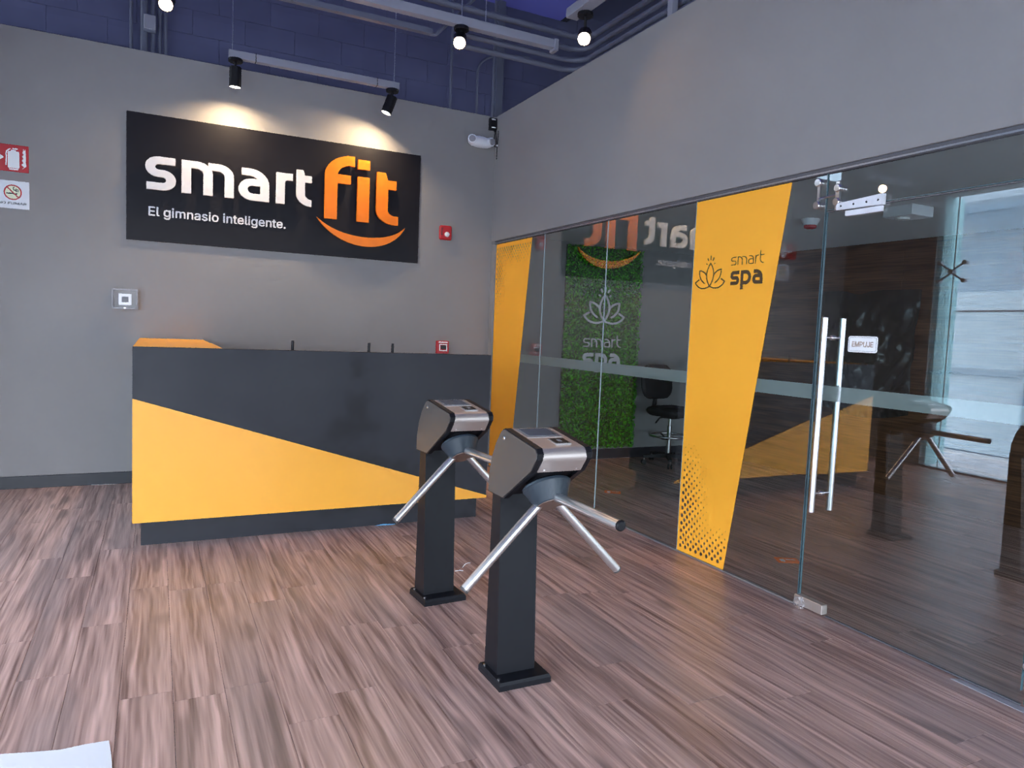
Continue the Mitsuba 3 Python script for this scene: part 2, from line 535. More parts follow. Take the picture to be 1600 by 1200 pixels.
for k in range(4):
    w = add(f'window_{k + 1}', sheet(YJ[k + 1], YJ[k], 0.010, ZG), 'm_glass', kind='structure')
    if k < 3:
        add(f'{w}__silicone_joint', bx(-0.005, 0.005, YJ[k + 1] - 0.0018, YJ[k + 1] + 0.0018, 0.01, ZG), 'm_seam')
add('window_4__glass_edge', bx(-0.006, 0.006, YJ[4] - 0.002, YJ[4] + 0.003, 0.01, ZG), 'm_edge')
YD0, YD1, ZDR = -4.224, -5.365, 2.150
add('window_5', sheet(YF, YJ[4] - 0.003, ZDR + 0.008, ZG), 'm_glass', kind='structure')
add('window_5__glass_edge', bx(-0.005, 0.005, YF, YD0, ZDR + 0.007, ZDR + 0.011), 'm_edge')
add('window_6', sheet(YF, YD1 - 0.01, 0.01, ZDR + 0.004), 'm_glass', kind='structure')
add('window_6__glass_edge', bx(-0.006, 0.006, YD1 - 0.013, YD1 - 0.008, 0.01, ZDR), 'm_edge')
door = add('door_1', sheet(YD1, YD0, 0.008, ZDR), 'm_glass', kind='structure')
add(f'{door}__edge', bx(-0.006, 0.006, YD0 - 0.003, YD0, 0.07, ZDR - 0.002), 'm_edge')
add(f'{door}__edge', bx(-0.006, 0.006, YD1, YD1 + 0.003, 0.07, ZDR - 0.002), 'm_edge')
add(f'{door}__edge', bx(-0.006, 0.006, YD1, YD0, ZDR - 0.003, ZDR), 'm_channel_dark')
add(f'{door}__edge', bx(-0.006, 0.006, YD1, YD0 - 0.18, 0.006, 0.012), 'm_channel_dark')
HY = -4.317
for s, m in ((-1, 'm_chrome'), (1, 'm_chrome')):
    h = add(f'{door}__handle', cyl((s * 0.068, HY, 0.555), (s * 0.068, HY, 1.59), 0.016, 20, 0.002), m, 40)
    labels[h] = {'label': 'long chrome bar handle on the ' + ('lobby' if s < 0 else 'spa') + ' side of the glass door'}
for z in (0.655, 1.485):
    k = add(f'{door}__handle__standoff', cyl((-0.06, HY, z), (0.06, HY, z), 0.0065, 12), 'm_chrome', 40)
    add(f'{door}__handle__collar', cyl((-0.014, HY, z), (0.014, HY, z), 0.014, 16, 0.002), 'm_chrome', 40)
# top patch fitting with its bolts, and the bracket on the fixed pane
pt = add(f'{door}__top_fitting', hull([(x, y, z) for x in (-0.028, -0.006) for y, z in ((-4.300, 2.147), (-4.300, 2.180), (-4.570, 2.141), (-4.570, 2.194))]), 'm_white_cool')
labels[pt] = {'label': 'white metal patch fitting at the top of the door'}
add(f'{pt}__lower_plate', bx(-0.022, -0.006, -4.564, -4.352, 2.110, 2.137, 0.002), 'm_white_cool')
for y in (-4.33, -4.405, -4.48, -4.545):
    add(f'{pt}__screw', cyl((-0.030, y, 2.164), (-0.026, y, 2.164), 0.0055, 10), 'm_ink')
for y, z in ((-4.296, 2.262), (-4.294, 2.192)):
    add(f'{pt}__bolt', lathe([(0, -0.002), (0.018, 0), (0.018, 0.012), (0.021, 0.014), (0.021, 0.026), (0.017, 0.03), (0, 0.03)], (0.0, y, z), (-1, 0, 0), 20), 'm_chrome', 40)
add(f'{pt}__link', bx(-0.020, -0.004, -4.310, -4.280, 2.15, 2.300, 0.004), 'm_chrome')
br = add('window_4__bracket', cat(bx(-0.016, -0.004, -4.180, -4.160, 2.18, 2.32, 0.003), cyl((-0.012, -4.17, 2.225), (-0.012, -4.285, 2.230), 0.005, 10)), 'm_chrome')
labels[br] = {'label': 'chrome bracket with two bolts at the top corner beside the door'}
for z in (2.190, 2.310):
    add(f'{br}__bolt', lathe([(0, -0.002), (0.018, 0), (0.018, 0.012), (0.022, 0.014), (0.022, 0.026), (0.018, 0.03), (0, 0.03)], (0.0, -4.170, z), (-1, 0, 0), 20), 'm_chrome', 40)
hb = add(f'{door}__bottom_hinge', bx(-0.022, 0.022, -4.392, -4.205, 0.012, 0.066, 0.003), 'm_steel')
labels[hb] = {'label': 'brushed steel floor hinge under the corner of the door'}
add(f'{hb}__screw', cyl((-0.025, -4.235, 0.038), (-0.02, -4.235, 0.038), 0.007, 12), 'm_chrome')
for z in (0.175, 0.335):
    k = add('window_6__lock_bolt', lathe([(0, 0), (0.024, 0), (0.024, 0.014), (0.02, 0.024), (0, 0.026)], (0, -5.385, z), (-1, 0, 0), 20), 'm_chrome', 40)

# left facade (seen in the reflections), wall stub, front of the lobby
YE = -1.28
add('wall_left', bx(XL - 0.2, XL, YE, 0.0, 0.0, ZD), 'm_wall_dark', kind='structure')
add('wall_left_upper', bx(XL - 0.2, XL, YF, YE, 3.28, ZD), 'm_wall_dark', kind='structure')
add('wall_front', cat(bx(XL, 0.0, YF - 0.2, YF, 2.5, ZD), bx(-0.3, 0.0, YF - 0.2, YF, 0, 2.5)), 'm_wall_dark', kind='structure')
fj = [YE, -1.52, -3.25, -4.9, -6.5, -8.1, YF]
for k in range(6):
    w = f'window_{7 + k}'
    add(w, sheet(fj[k + 1], fj[k], 0.02, 3.28, XL), 'm_clear', kind='structure')
    add(f'{w}__silicone_joint', bx(XL - 0.006, XL + 0.006, fj[k + 1] - 0.005, fj[k + 1] + 0.005, 0.02, 3.28), 'm_seam')
add('trim_6', bx(XL - 0.06, XL + 0.03, YF, YE, 0.0, 0.02), 'm_channel', kind='structure')
add('window_7__glass_fin', hull([(x, y, z) for x in (XL - 0.36, XL - 0.03) for y in (-1.352, -1.34) for z in (0.02, 3.27)]), 'm_fin')
sp = []
for sy, sz in ((-1, -1), (-1, 1), (1, -1), (1, 1)):
    sp += [cyl((XL + 0.045, -1.52, 2.36 + sz * 0.012), (XL + 0.045, -1.52 + sy * 0.15, 2.36 + sz * 0.105), 0.011, 10),
           cyl((XL + 0.006, -1.52 + sy * 0.15, 2.36 + sz * 0.105), (XL + 0.06, -1.52 + sy * 0.15, 2.36 + sz * 0.105), 0.026, 14)]
add('window_7__spider_fitting', cat(cyl((XL + 0.0, -1.52, 2.36), (XL + 0.07, -1.52, 2.36), 0.032, 14), *sp), 'm_channel')

# outside the facade: pavement, kerb, road, hoarding and the concrete overpass
add('pavement', bx(-6.85, XL, -30, 14, -0.14, -0.02), 'm_pavement', kind='structure')
add('kerb', bx(-6.93, -6.85, -30, 14, -0.20, -0.012, 0.01), 'm_white', kind='structure')
add('road', bx(-40, -6.93, -30, 30, -0.24, -0.16), 'm_road', kind='structure')
add('pavement_front', bx(-5.2, 12, -30, YF, -0.14, -0.02), 'm_pavement', kind='structure')
add('concrete_wall', bx(-9.4, -9.0, -3.0, 26, -0.24, 3.74), 'm_concrete', kind='structure')
ow = add('overpass', bx(-14.0, -8.3, -34.0, 26, 3.75, 5.0, 0.05), 'm_concrete')
lab(ow, 'pale concrete overpass girder outside, mirrored in the glass door', 'overpass')
for y in (-6.0, 0.6):
    add(f'{ow}__joint', bx(-8.302, -8.295, y - 0.02, y + 0.02, 3.75, 5.0), 'm_ink')
hd = add('hoarding', bx(-8.26, -8.2, -0.72, 3.9, -0.14, 2.36, 0.004), 'm_hoarding')
lab(hd, 'white site hoarding outside, mirrored in the glass door', 'hoarding')
add(f'{hd}__rail', bx(-8.2, -8.17, -0.72, 3.9, 1.06, 1.17), 'm_concrete')
add(f'{hd}__cap', bx(-8.27, -8.19, -0.74, 3.9, 2.05, 2.07), 'm_channel_dark')

# ------------------------------------------------------------------ lamps and ceiling hardware


def emitter(color, s):
    return {'type': 'area', 'radiance': rgb(*[c * s for c in color])}


WARM = (1.0, 0.74, 0.44)
WARM2 = (1.0, 0.60, 0.26)
LS, LF = 56.0, 9.0


def spot(key, base, direction, s, label, r=0.05, length=0.15, group=None, stem_to=None, color=WARM):
    """A black cylinder spot: base disc at the rail, stem, housing, lit lens."""
    base = np.asarray(base, float)
    d = np.asarray(direction, float) / np.linalg.norm(direction)
    piv = base + np.array([0, 0, -0.075]) if stem_to is None else np.asarray(stem_to, float)
    lab(key, label, 'spotlight', group)
    add(f'{key}__base', cyl(base, base + [0, 0, -0.028], 0.058, 24, 0.004), 'm_black', 40)
    add(f'{key}__stem', cyl(base + [0, 0, -0.02], piv, 0.010, 10), 'm_black')
    top = piv - d * 0.01
    end = top + d * length
    add(f'{key}__housing', lathe([(0, 0), (r - 0.004, 0), (r, 0.004), (r, length), (r - 0.004, length), (r - 0.005, length - 0.030), (0, length - 0.032)], top, d, 28), 'm_black', 40)
    lens = lathe([(r - 0.006, 0), (0, 0.0)], end - d * 0.022, d, 28)
    k = f'{key}__lens'
    # make the lens emit along d
    n = np.cross(lens.vertices[lens.faces[0][1]] - lens.vertices[lens.faces[0][0]], lens.vertices[lens.faces[0][2]] - lens.vertices[lens.faces[0][0]])
    if n @ d < 0:
        lens.invert()
    add(k, lens, 'm_white', emitter=emitter(color, s))


# rail over the sign with two spots
def rail(key, x0, x1, y0, y1, z0, z1, label, cuts=(), axis='x'):
    add(key, bx(x0, x1, y0, y1, z0, z1, 0.004), 'm_rail')
    lab(key, label, 'lighting rail')
    for c in cuts:
        if axis == 'x':
            add(f'{key}__joint', bx(c - 0.003, c + 0.003, y0 - 0.001, y1 + 0.001, z0 - 0.001, z1 + 0.001), 'm_ink')


rail('lighting_rail', -2.655, -1.175, -0.33, -0.27, 3.645, 3.710, 'white lighting rail hung on thin wires over the lobby sign', (-2.44, -1.385))
for k, x in enumerate((-2.625, -1.22)):
    add('lighting_rail__hanger_wire', cyl((x, -0.3, 3.70), (x, -0.3, ZD), 0.0035, 8), 'm_wire')
spot('spotlight', (-2.60, -0.3, 3.645), (0.0, 0.06, -1.0), LS, 'black cylinder spotlight pointing straight down over the left of the lobby sign', 0.048, 0.165)
spot('spotlight_001', (-1.235, -0.3, 3.645), (-0.33, 0.06, -0.95), LS, 'black cylinder spotlight tilted to the left over the right of the lobby sign', 0.048, 0.165)
# rails with the three spots that face the room
rail('lighting_rail_001', -3.4, -0.27, -1.68, -1.61, 3.765, 3.835, 'long white lighting rail across the lobby with its free end at right', (), 'x')
add('lighting_rail_001__end_cap', bx(-0.30, -0.262, -1.69, -1.60, 3.745, 3.84, 0.004), 'm_rail')
for x in (-2.9, -1.1, -0.9):
    add('lighting_rail_001__hanger_wire', cyl((x, -1.645, 3.83), (x, -1.645, ZD), 0.004, 8), 'm_wire')
rail('lighting_rail_002', -0.46, -0.36, -6.5, -2.13, 3.80, 3.87, 'white lighting rail running towards the viewer beside the wall over the glass', (), 'y')
for y in (-2.4, -4.2):
    add('lighting_rail_002__hanger_wire', cyl((-0.41, y, 3.87), (-0.41, y, ZD), 0.004, 8), 'm_wire')
spot('spotlight_002', (-1.10, -1.645, 3.7645), (-0.32, -0.72, -0.62), LF, 'lit round spotlight under the long rail, middle one of the three lit ones', 0.050, 0.13, stem_to=(-1.09, -1.60, 3.70), color=WARM2)
spot('spotlight_003', (-0.38, -2.28, 3.80), (-0.45, -0.66, -0.62), LF, 'lit round spotlight nearest the wall over the glass', 0.050, 0.13, stem_to=(-0.34, -2.22, 3.68), color=WARM2)
rail('lighting_rail_003', -3.55, -2.95, -1.19, -1.13, 3.775, 3.83, 'short lighting rail in front of the conduits at top left', (), 'x')
for x in (-3.5, -3.0):
    add('lighting_rail_003__hanger_wire', cyl((x, -1.16, 3.83), (x, -1.16, ZD), 0.004, 8), 'm_wire')
spot('spotlight_004', (-3.14, -1.16, 3.775), (-0.12, -0.75, -0.60), LF, 'lit round spotlight in front of the conduits at top left', 0.050, 0.13, stem_to=(-3.125, -1.10, 3.70), color=WARM2)

rail('lighting_rail_004', -5.0, -4.2, -1.19, -1.13, 3.40, 3.455, 'short low lighting rail mirrored over the white door fitting', (), 'x')
for x in (-4.9, -4.3):
    add('lighting_rail_004__hanger_wire', cyl((x, -1.16, 3.455), (x, -1.16, ZD), 0.004, 8), 'm_wire')
spot('spotlight_005', (-4.46, -1.16, 3.40), (0.75, -0.55, -0.35), LF, 'lit spotlight mirrored as an orange spot over the white door fitting', 0.050, 0.13, stem_to=(-4.50, -1.17, 3.33), color=WARM2)

# strut channel with its brace, conduits along the block wall and over the right wall
add('strut_channel', bx(-2.9, -1.25, -1.425, -1.375, 3.755, 3.80, 0.003), 'm_conduit')
lab('strut_channel', 'thin metal strut channel crossing over the lobby, braced at its right end', 'strut channel')
add('strut_channel__brace', tube([(-1.27, -1.4, 3.76), (-1.22, -1.4, 3.765), (-0.86, -1.4, 4.16), (-0.86, -1.4, ZD)], 0.016, 8), 'm_conduit')
add('strut_channel__threaded_rod', cyl((-2.8, -1.4, 3.79), (-2.8, -1.4, ZD), 0.006, 8), 'm_wire')
vc = [(-3.393, 0.013, 'leftmost of the vertical conduits at top left'), (-3.295, 0.030, 'thick vertical conduit in the cluster at top left'), (-3.225, 0.018, 'vertical conduit, third from the left in the cluster at top left'),
      (-3.172, 0.015, 'vertical conduit, fourth from the left in the cluster at top left'), (-3.128, 0.015, 'vertical conduit, rightmost in the cluster at top left'),
      (-0.449, 0.014, 'vertical conduit behind the wall top, below the middle lit spotlight'), (-0.142, 0.012, 'bent vertical conduit behind the wall top, left of the corner'),
      (0.140, 0.042, 'thick square vertical post behind the wall corner')]
for k, (x, r, t) in enumerate(vc):
    if k == 7:
        key = add('conduit', bx(x - r, x + r, 0.31, 0.37, 3.3, ZD, 0.004), 'm_conduit')
    elif k == 6:
        key = add('conduit', tube(fillet([(x, 0.25, 3.3), (x - 0.01, 0.25, 4.28), (x + 0.25, 0.25, 4.42), (x + 0.6, 0.25, 4.45)], 0.12), r, 10), 'm_conduit', 40)
    else:
        key = add('conduit', cyl((x, 0.25, 3.3), (x, 0.25, ZD), r, 12), 'm_conduit', 40)
    lab(key, t, 'conduit')
jb = add('junction_box', bx(-3.30, -3.20, 0.16, 0.235, 3.90, 4.03, 0.006), 'm_conduit')
add('junction_box__cover', bx(-3.294, -3.206, 0.152, 0.16, 3.906, 4.024, 0.003), 'm_rail')
lab(jb, 'grey junction box fixed on the cluster of vertical conduits at top left', 'junction box')
for k, (zz, xx) in enumerate(((3.70, 0.075), (3.765, 0.085), (3.84, 0.08), (3.925, 0.075))):
    yb = -1.42 - 0.05 * k
    zr = zz + 0.02
    key = add('conduit', tube(fillet([(-1.9 if k == 3 else -1.05, yb, zr), (xx - 0.0, yb, zr), (xx, -6.9, zr)], 0.16, 10), 0.022 if k < 3 else 0.026, 10), 'm_conduit', 40)
    lab(key, ['lowest', 'second lowest', 'second highest', 'topmost'][k] + ' of the conduits that bend round along the top of the right wall', 'conduit')
st = add('strut_post', bx(-0.02, 0.03, -2.83, -2.775, ZW, ZD, 0.003), 'm_rail')
lab(st, 'pale vertical strut post standing on the top of the right wall', 'strut post')

# ------------------------------------------------------------------ the lobby sign
BX0, BX1, BZ0, BZ1 = -3.42, -0.84, 2.092, 3.153
add('wall_sign__board', bx(BX0, BX1, -0.016, 0.0, BZ0, BZ1, 0.002), 'm_sign_board')
lab('wall_sign', 'wide black wall sign with raised white and orange letters over the reception desk', 'sign')
ZB = 2.522
for ch, x0, x1 in (('s', -3.279, -3.044), ('m', -3.001, -2.581), ('a', -2.542, -2.282), ('r', -2.222, -2.077), ('t', -2.044, -1.907)):
    g = slim(ch, x1 - x0, 0.278, 0.076, 0.80, {'s': 0.2, 'm': 0.088, 'a': 0.13, 'r': 0.085, 't': 0.12}[ch])
    k = add('wall_sign__letter', to_back(extr(g, 0.028), x0, -0.045, ZB), 'm_letter_white')
    labels[k] = {'label': f'raised white letter {ch} of the lobby sign'}
    add(f'{k}__standoff', cyl((x0 + 0.033 if ch != 'a' else x1 - 0.035, -0.015, ZB + 0.05 if ch != 's' else ZB + 0.20), (x0 + 0.033 if ch != 'a' else x1 - 0.035, -0.046, ZB + 0.05 if ch != 's' else ZB + 0.20), 0.012, 10), 'm_ink')
w = 0.115
F = lambda p, r: fillet(p, r, 10)
KH = 0.74
thin = lambda paths: affinity.scale(unary_union([stroke([(p[0], p[1]) for p in F([(x, y / KH) for x, y in q], rr)], w) for q, rr in paths]), 1.0, KH, origin=(0, 0))
fsh = unary_union([thin([([(0.275, 0.5565), (0.0575, 0.5565), (0.0575, 0)], 0.20)]), stroke([(0.0575, 0.378), (0.240, 0.378)], 0.082)])
fsh = unary_union([fsh, Polygon([(0.20, 0.599), (0.275, 0.594), (0.275, 0.505), (0.20, 0.514)])]).intersection(sbox(0, -0.01, 0.275, 0.605))
ish = unary_union([sbox(0, 0, w, 0.422), sbox(0.0, 0.492, w, 0.580)])
tsh = unary_union([thin([([(w / 2, 0.42), (w / 2, 0.0426), (0.222, 0.0426)], 0.13)]), sbox(w / 2, 0.336, 0.196, 0.422), Polygon([(0, 0.40), (0, 0.490), (0.086, 0.490), (0.112, 0.42), (0.112, 0.40)])])
for nm, g, x in (('f', fsh, -1.787), ('i', ish, -1.481), ('t', tsh, -1.297)):
    k = add('wall_sign__letter', to_back(extr(g, 0.032), x, -0.048, 2.434), 'm_letter_orange')
    labels[k] = {'label': f'large raised orange letter {nm} of the lobby sign'}
    add(f'{k}__standoff', cyl((x + 0.055, -0.015, 2.5), (x + 0.055, -0.049, 2.5), 0.014, 10), 'm_ink')
    if nm == 'i':
        add(f'{k}__standoff', cyl((x + 0.055, -0.015, 2.965), (x + 0.055, -0.049, 2.965), 0.014, 10), 'm_ink')
up = bez((-1.856, 2.438), (-1.66, 2.275), (-1.37, 2.262), (-1.13, 2.285), (-1.0, 2.418), n=26)
lo = bez((-1.856, 2.438), (-1.70, 2.215), (-1.37, 2.115), (-1.10, 2.215), (-1.0, 2.418), n=26)
sm = Polygon(np.vstack([up, lo[::-1]])).buffer(0)
k = add('wall_sign__smile', to_back(extr(sm, 0.028), 0, -0.046, 0), 'm_letter_orange')
labels[k] = {'label': 'raised orange curved stroke under the orange letters'}
add(f'{k}__standoff', cyl((-1.37, -0.015, 2.24), (-1.37, -0.047, 2.24), 0.014, 10), 'm_ink')
for m in letters(fit_text('El gimnasio inteligente.', 1.128, 0.074, 0.006, True)):
    add('wall_sign__small_letter', to_back(m, -3.254, -0.016, 2.309), 'm_letter_white')

# ------------------------------------------------------------------ things on the back wall
k = 'fire_extinguisher_sign'
add(f'{k}__plate', bx(-4.44, -4.105, -0.006, 0.0, 2.547, 2.756, 0.001), 'm_red')
pic = unary_union([Point(0, 0).buffer(0.001), sbox(-0.03, -0.07, 0.03, 0.045).buffer(0.008), sbox(-0.016, 0.05, 0.018, 0.064), sbox(-0.006, 0.068, 0.028, 0.078), sbox(-0.03, -0.092, 0.03, -0.082),
                   stroke(fillet([(-0.02, 0.07), (-0.05, 0.06), (-0.046, 0.0), (-0.05, -0.06)], 0.03), 0.008)])
fl = Polygon([(0.052, -0.085), (0.085, -0.055), (0.08, -0.02), (0.082, 0.02), (0.078, 0.08), (0.07, 0.06), (0.066, 0.083), (0.060, 0.045), (0.068, 0.035), (0.056, 0.02), (0.066, 0.005), (0.054, -0.012), (0.066, -0.03), (0.05, -0.045), (0.07, -0.062)]).buffer(0)
ar = Polygon([(-0.15, 0.012), (-0.10, 0.012), (-0.10, 0.03), (-0.062, 0.0), (-0.10, -0.03), (-0.10, -0.012), (-0.15, -0.012)])
add(f'{k}__pictogram', to_back(extr(unary_union([pic, fl, ar]), 0.0012), -4.205, -0.006, 2.652), 'm_white')
lab(k, 'red sign with a white fire extinguisher pictogram on the grey wall at far left', 'sign')
k = 'no_smoking_sign'
add(f'{k}__plate', bx(-4.33, -4.103, -0.005, 0.0, 2.259, 2.476, 0.001), 'm_white_cool')
c0 = (-4.212, 2.385)
add(f'{k}__disc', to_back(extr(Point(0, 0).buffer(0.052), 0.0012), c0[0], -0.005, c0[1]), 'm_cream')
ring = Point(0, 0).buffer(0.06, 24).difference(Point(0, 0).buffer(0.051, 24))
bar = stroke([(-0.04, 0.04), (0.04, -0.04)], 0.009)
add(f'{k}__cigarette', to_back(extr(unary_union([sbox(-0.042, -0.014, 0.012, -0.004), sbox(0.016, -0.014, 0.03, -0.004), stroke(fillet([(0.022, 0.004), (0.03, 0.016), (0.008, 0.018), (0.0, 0.034), (0.012, 0.042)], 0.012), 0.006),
                                                  stroke(fillet([(0.034, 0.002), (0.036, 0.026), (0.016, 0.026)], 0.01), 0.005)]), 0.001), c0[0], -0.0062, c0[1]), 'm_ink')
add(f'{k}__prohibition_ring', to_back(extr(unary_union([ring, bar]), 0.0012), c0[0], -0.0073, c0[1]), 'm_red')
add(f'{k}__lettering', to_back(fit_text('NO FUMAR', 0.188, 0.018, 0.0012, True), -4.309, -0.005, 2.291), 'm_ink')
lab(k, 'white sign with a crossed cigarette, reading NO FUMAR, below the red sign', 'sign')

k = 'thermostat'
add(f'{k}__thermostat_body', bx(-3.478, -3.378, -0.022, 0.0, 1.535, 1.633, 0.004), 'm_white')
add(f'{k}__display', bx(-3.453, -3.403, -0.0235, -0.021, 1.560, 1.608), 'm_grey_lcd')
fr = sbox(0, 0, 0.196, 0.170).difference(sbox(0.012, 0.012, 0.184, 0.158))
add(f'{k}__guard_frame', to_back(extr(fr, 0.05), -3.527, 0.0, 1.503), 'm_acrylic')
add(f'{k}__guard_cover', trimesh.Trimesh([[-3.527, -0.05, 1.503], [-3.331, -0.05, 1.503], [-3.331, -0.05, 1.673], [-3.527, -0.05, 1.673]], [[0, 1, 2], [0, 2, 3]], process=False), 'm_clear_thin')
labels[f'{k}__guard_cover'] = {'label': 'clear plastic guard cover'}
add(f'{k}__lock', cyl((-3.429, -0.058, 1.512), (-3.429, -0.045, 1.512), 0.006, 10), 'm_chrome')
lab(k, 'white square thermostat in a clear guard box on the grey wall left of the desk', 'thermostat')

k = 'fire_alarm'
add(f'{k}__body', bx(-0.621, -0.490, -0.04, 0.0, 2.350, 2.494, 0.012), 'm_red')
add(f'{k}__strobe_lens', lathe([(0, 0), (0.026, 0), (0.022, 0.014), (0.010, 0.02), (0, 0.021)], (-0.545, -0.04, 2.405), (0, -1, 0), 16), 'm_white_cool', 40)
for i in range(4):
    add(f'{k}__grille_slot', bx(-0.612, -0.592, -0.0415, -0.04, 2.40 + 0.018 * i, 2.408 + 0.018 * i), 'm_ink')
lab(k, 'red fire alarm strobe on the grey wall right of the black sign', 'fire alarm')
k = 'pull_station'
add(f'{k}__body', bx(-0.614, -0.485, -0.05, 0.0, 1.190, 1.322, 0.006), 'm_red')
add(f'{k}__handle', bx(-0.575, -0.520, -0.066, -0.05, 1.238, 1.275, 0.004), 'm_ink')
add(f'{k}__frame', to_back(extr(sbox(0, 0, 0.086, 0.072).difference(sbox(0.010, 0.010, 0.076, 0.062)), 0.003), -0.592, -0.05, 1.218), 'm_white')
add(f'{k}__label_bar', bx(-0.60, -0.50, -0.052, -0.05, 1.302, 1.314), 'm_white')
lab(k, 'red fire pull station on the grey wall just over the right end of the desk', 'pull station')

k = 'emergency_light'
bl = lathe([(0, -0.13), (0.03, -0.125), (0.050, -0.09), (0.057, -0.03), (0.058, 0.03), (0.050, 0.09), (0.03, 0.125), (0, 0.13)], (-0.222, -0.055, 3.372), (1, 0, -0.03), 24)
add(f'{k}__body', bl, 'm_white_cool', True)
for x, t in ((-0.322, (-0.35, -0.85, 0.1)), (-0.120, (0.35, -0.85, -0.05))):
    h = add(f'{k}__lamp_head', lathe([(0, -0.04), (0.040, -0.035), (0.046, 0.0), (0.046, 0.02), (0.040, 0.024), (0, 0.024)], (x, -0.085, 3.38), t, 22), 'm_white_cool', 40)
    add(f'{h}__lens', lathe([(0.034, 0.024), (0.030, 0.030), (0, 0.034)], (x, -0.085, 3.38), t, 22), 'm_acrylic', 40)
add(f'{k}__mount', bx(-0.27, -0.17, -0.02, 0.0, 3.335, 3.41, 0.004), 'm_white_cool')
lab(k, 'white twin-head emergency light on the grey wall by the corner', 'emergency light')

k = 'door_controller'
add(f'{k}__body', bx(-0.112, -0.036, -0.05, 0.0, 3.522, 3.640, 0.004), 'm_black')
for z in (3.538, 3.618):
    add(f'{k}__label_strip', bx(-0.098, -0.050, -0.0515, -0.05, z, z + 0.012), 'm_white')
add(f'{k}__conduit', cyl((-0.085, -0.02, 3.63), (-0.085, -0.02, ZD), 0.013, 10), 'm_conduit')
for pts in ([(-0.045, -0.03, 3.525), (-0.040, -0.05, 3.44), (-0.036, -0.07, 3.36), (-0.033, -0.06, 3.22)], [(-0.015, -0.04, 3.56), (-0.036, -0.10, 3.48), (-0.036, -0.07, 3.36)], [(-0.05, -0.03, 3.525), (-0.056, -0.03, 3.40), (-0.05, -0.04, 3.33), (-0.037, -0.07, 3.36)]):
    add(f'{k}__cable', tube(fillet(pts, 0.05), 0.0035, 6), 'm_black')
add(f'{k}__cable_clip', bx(-0.044, -0.030, -0.078, -0.062, 3.352, 3.370, 0.002), 'm_white')
lab(k, 'small black box with loose cables high in the corner of the walls', 'control box')

# ------------------------------------------------------------------ reception desk
FX0, FX1, FZ0, FZ1, FY = -3.320, -0.912, 0.166, 1.262, -2.02
d = 'reception_desk'
add(f'{d}__front_panel', bx(FX0, FX1, FY, FY + 0.045, FZ0, FZ1, 0.002), 'm_charcoal')
labels[f'{d}__front_panel'] = {'label': 'charcoal front panel of the desk'}
yp = Polygon([(FX0, 0.944), (FX1 + 0.0, 0.184), (FX1, FZ0), (FX0, FZ0)])
add(f'{d}__yellow_panel', to_back(extr(yp, 0.006), 0, FY, 0), 'm_yellow')
labels[f'{d}__yellow_panel'] = {'label': 'yellow wedge-shaped lower panel of the desk front'}
add(f'{d}__plinth', cat(bx(-3.273, -0.96, -1.945, -1.90, 0.0, FZ0 + 0.01), bx(-3.273, -3.24, -1.90, -0.03, 0.0, FZ0 + 0.01), bx(-0.99, -0.96, -1.90, -1.40, 0.0, FZ0 + 0.01)), 'm_charcoal')
add(f'{d}__side_panel', bx(FX0, FX0 + 0.04, FY + 0.045, -0.03, FZ0, FZ1 - 0.03), 'm_charcoal')
add(f'{d}__side_panel', bx(FX1 - 0.04, FX1, FY + 0.045, -1.35, FZ0, FZ1 - 0.16), 'm_charcoal')
add(f'{d}__worktop', bx(FX0 + 0.04, FX1 - 0.04, FY + 0.045, -1.38, 0.76, 0.79, 0.002), 'm_charcoal')
add(f'{d}__side_top', bx(FX0, -2.803, FY + 0.045, -0.905, FZ1 - 0.03, FZ1, 0.002), 'm_yellow')
labels[f'{d}__side_top'] = {'label': 'yellow top of the side wing'}
add(f'{d}__side_top', bx(FX0, -2.815, -0.893, -0.03, FZ1 - 0.03, FZ1, 0.002), 'm_yellow')
labels[f'{d}__side_top_001'] = {'label': 'yellow flap of the side wing next to the wall'}
add(f'{d}__wing_panel', bx(-2.84, -2.81, -1.88, -0.03, 0.0, FZ1 - 0.03), 'm_charcoal')
lab(d, 'charcoal and yellow reception desk with a wedge-shaped yellow front', 'reception desk')
for k, (x, t) in enumerate(((-2.36, 'short black antenna sticking up behind the desk top, left of the other two'), (-1.83, 'short black antenna sticking up behind the desk top, middle of the three'), (-1.655, 'short black antenna sticking up behind the desk top, nearest the red pull station'))):
    key = 'antenna' if k == 0 else f'antenna_{k:03d}'
    add(f'{key}__rod', cyl((x, -1.90, 0.83), (x + 0.004, -1.90, 1.325), 0.013, 12, 0.002, r1=0.009), 'm_black', 40)
    add(f'{key}__foot', cyl((x, -1.90, 0.79), (x, -1.90, 0.835), 0.03, 14, 0.003), 'm_black', 40)
    lab(key, t, 'antenna')

# ------------------------------------------------------------------ turnstiles


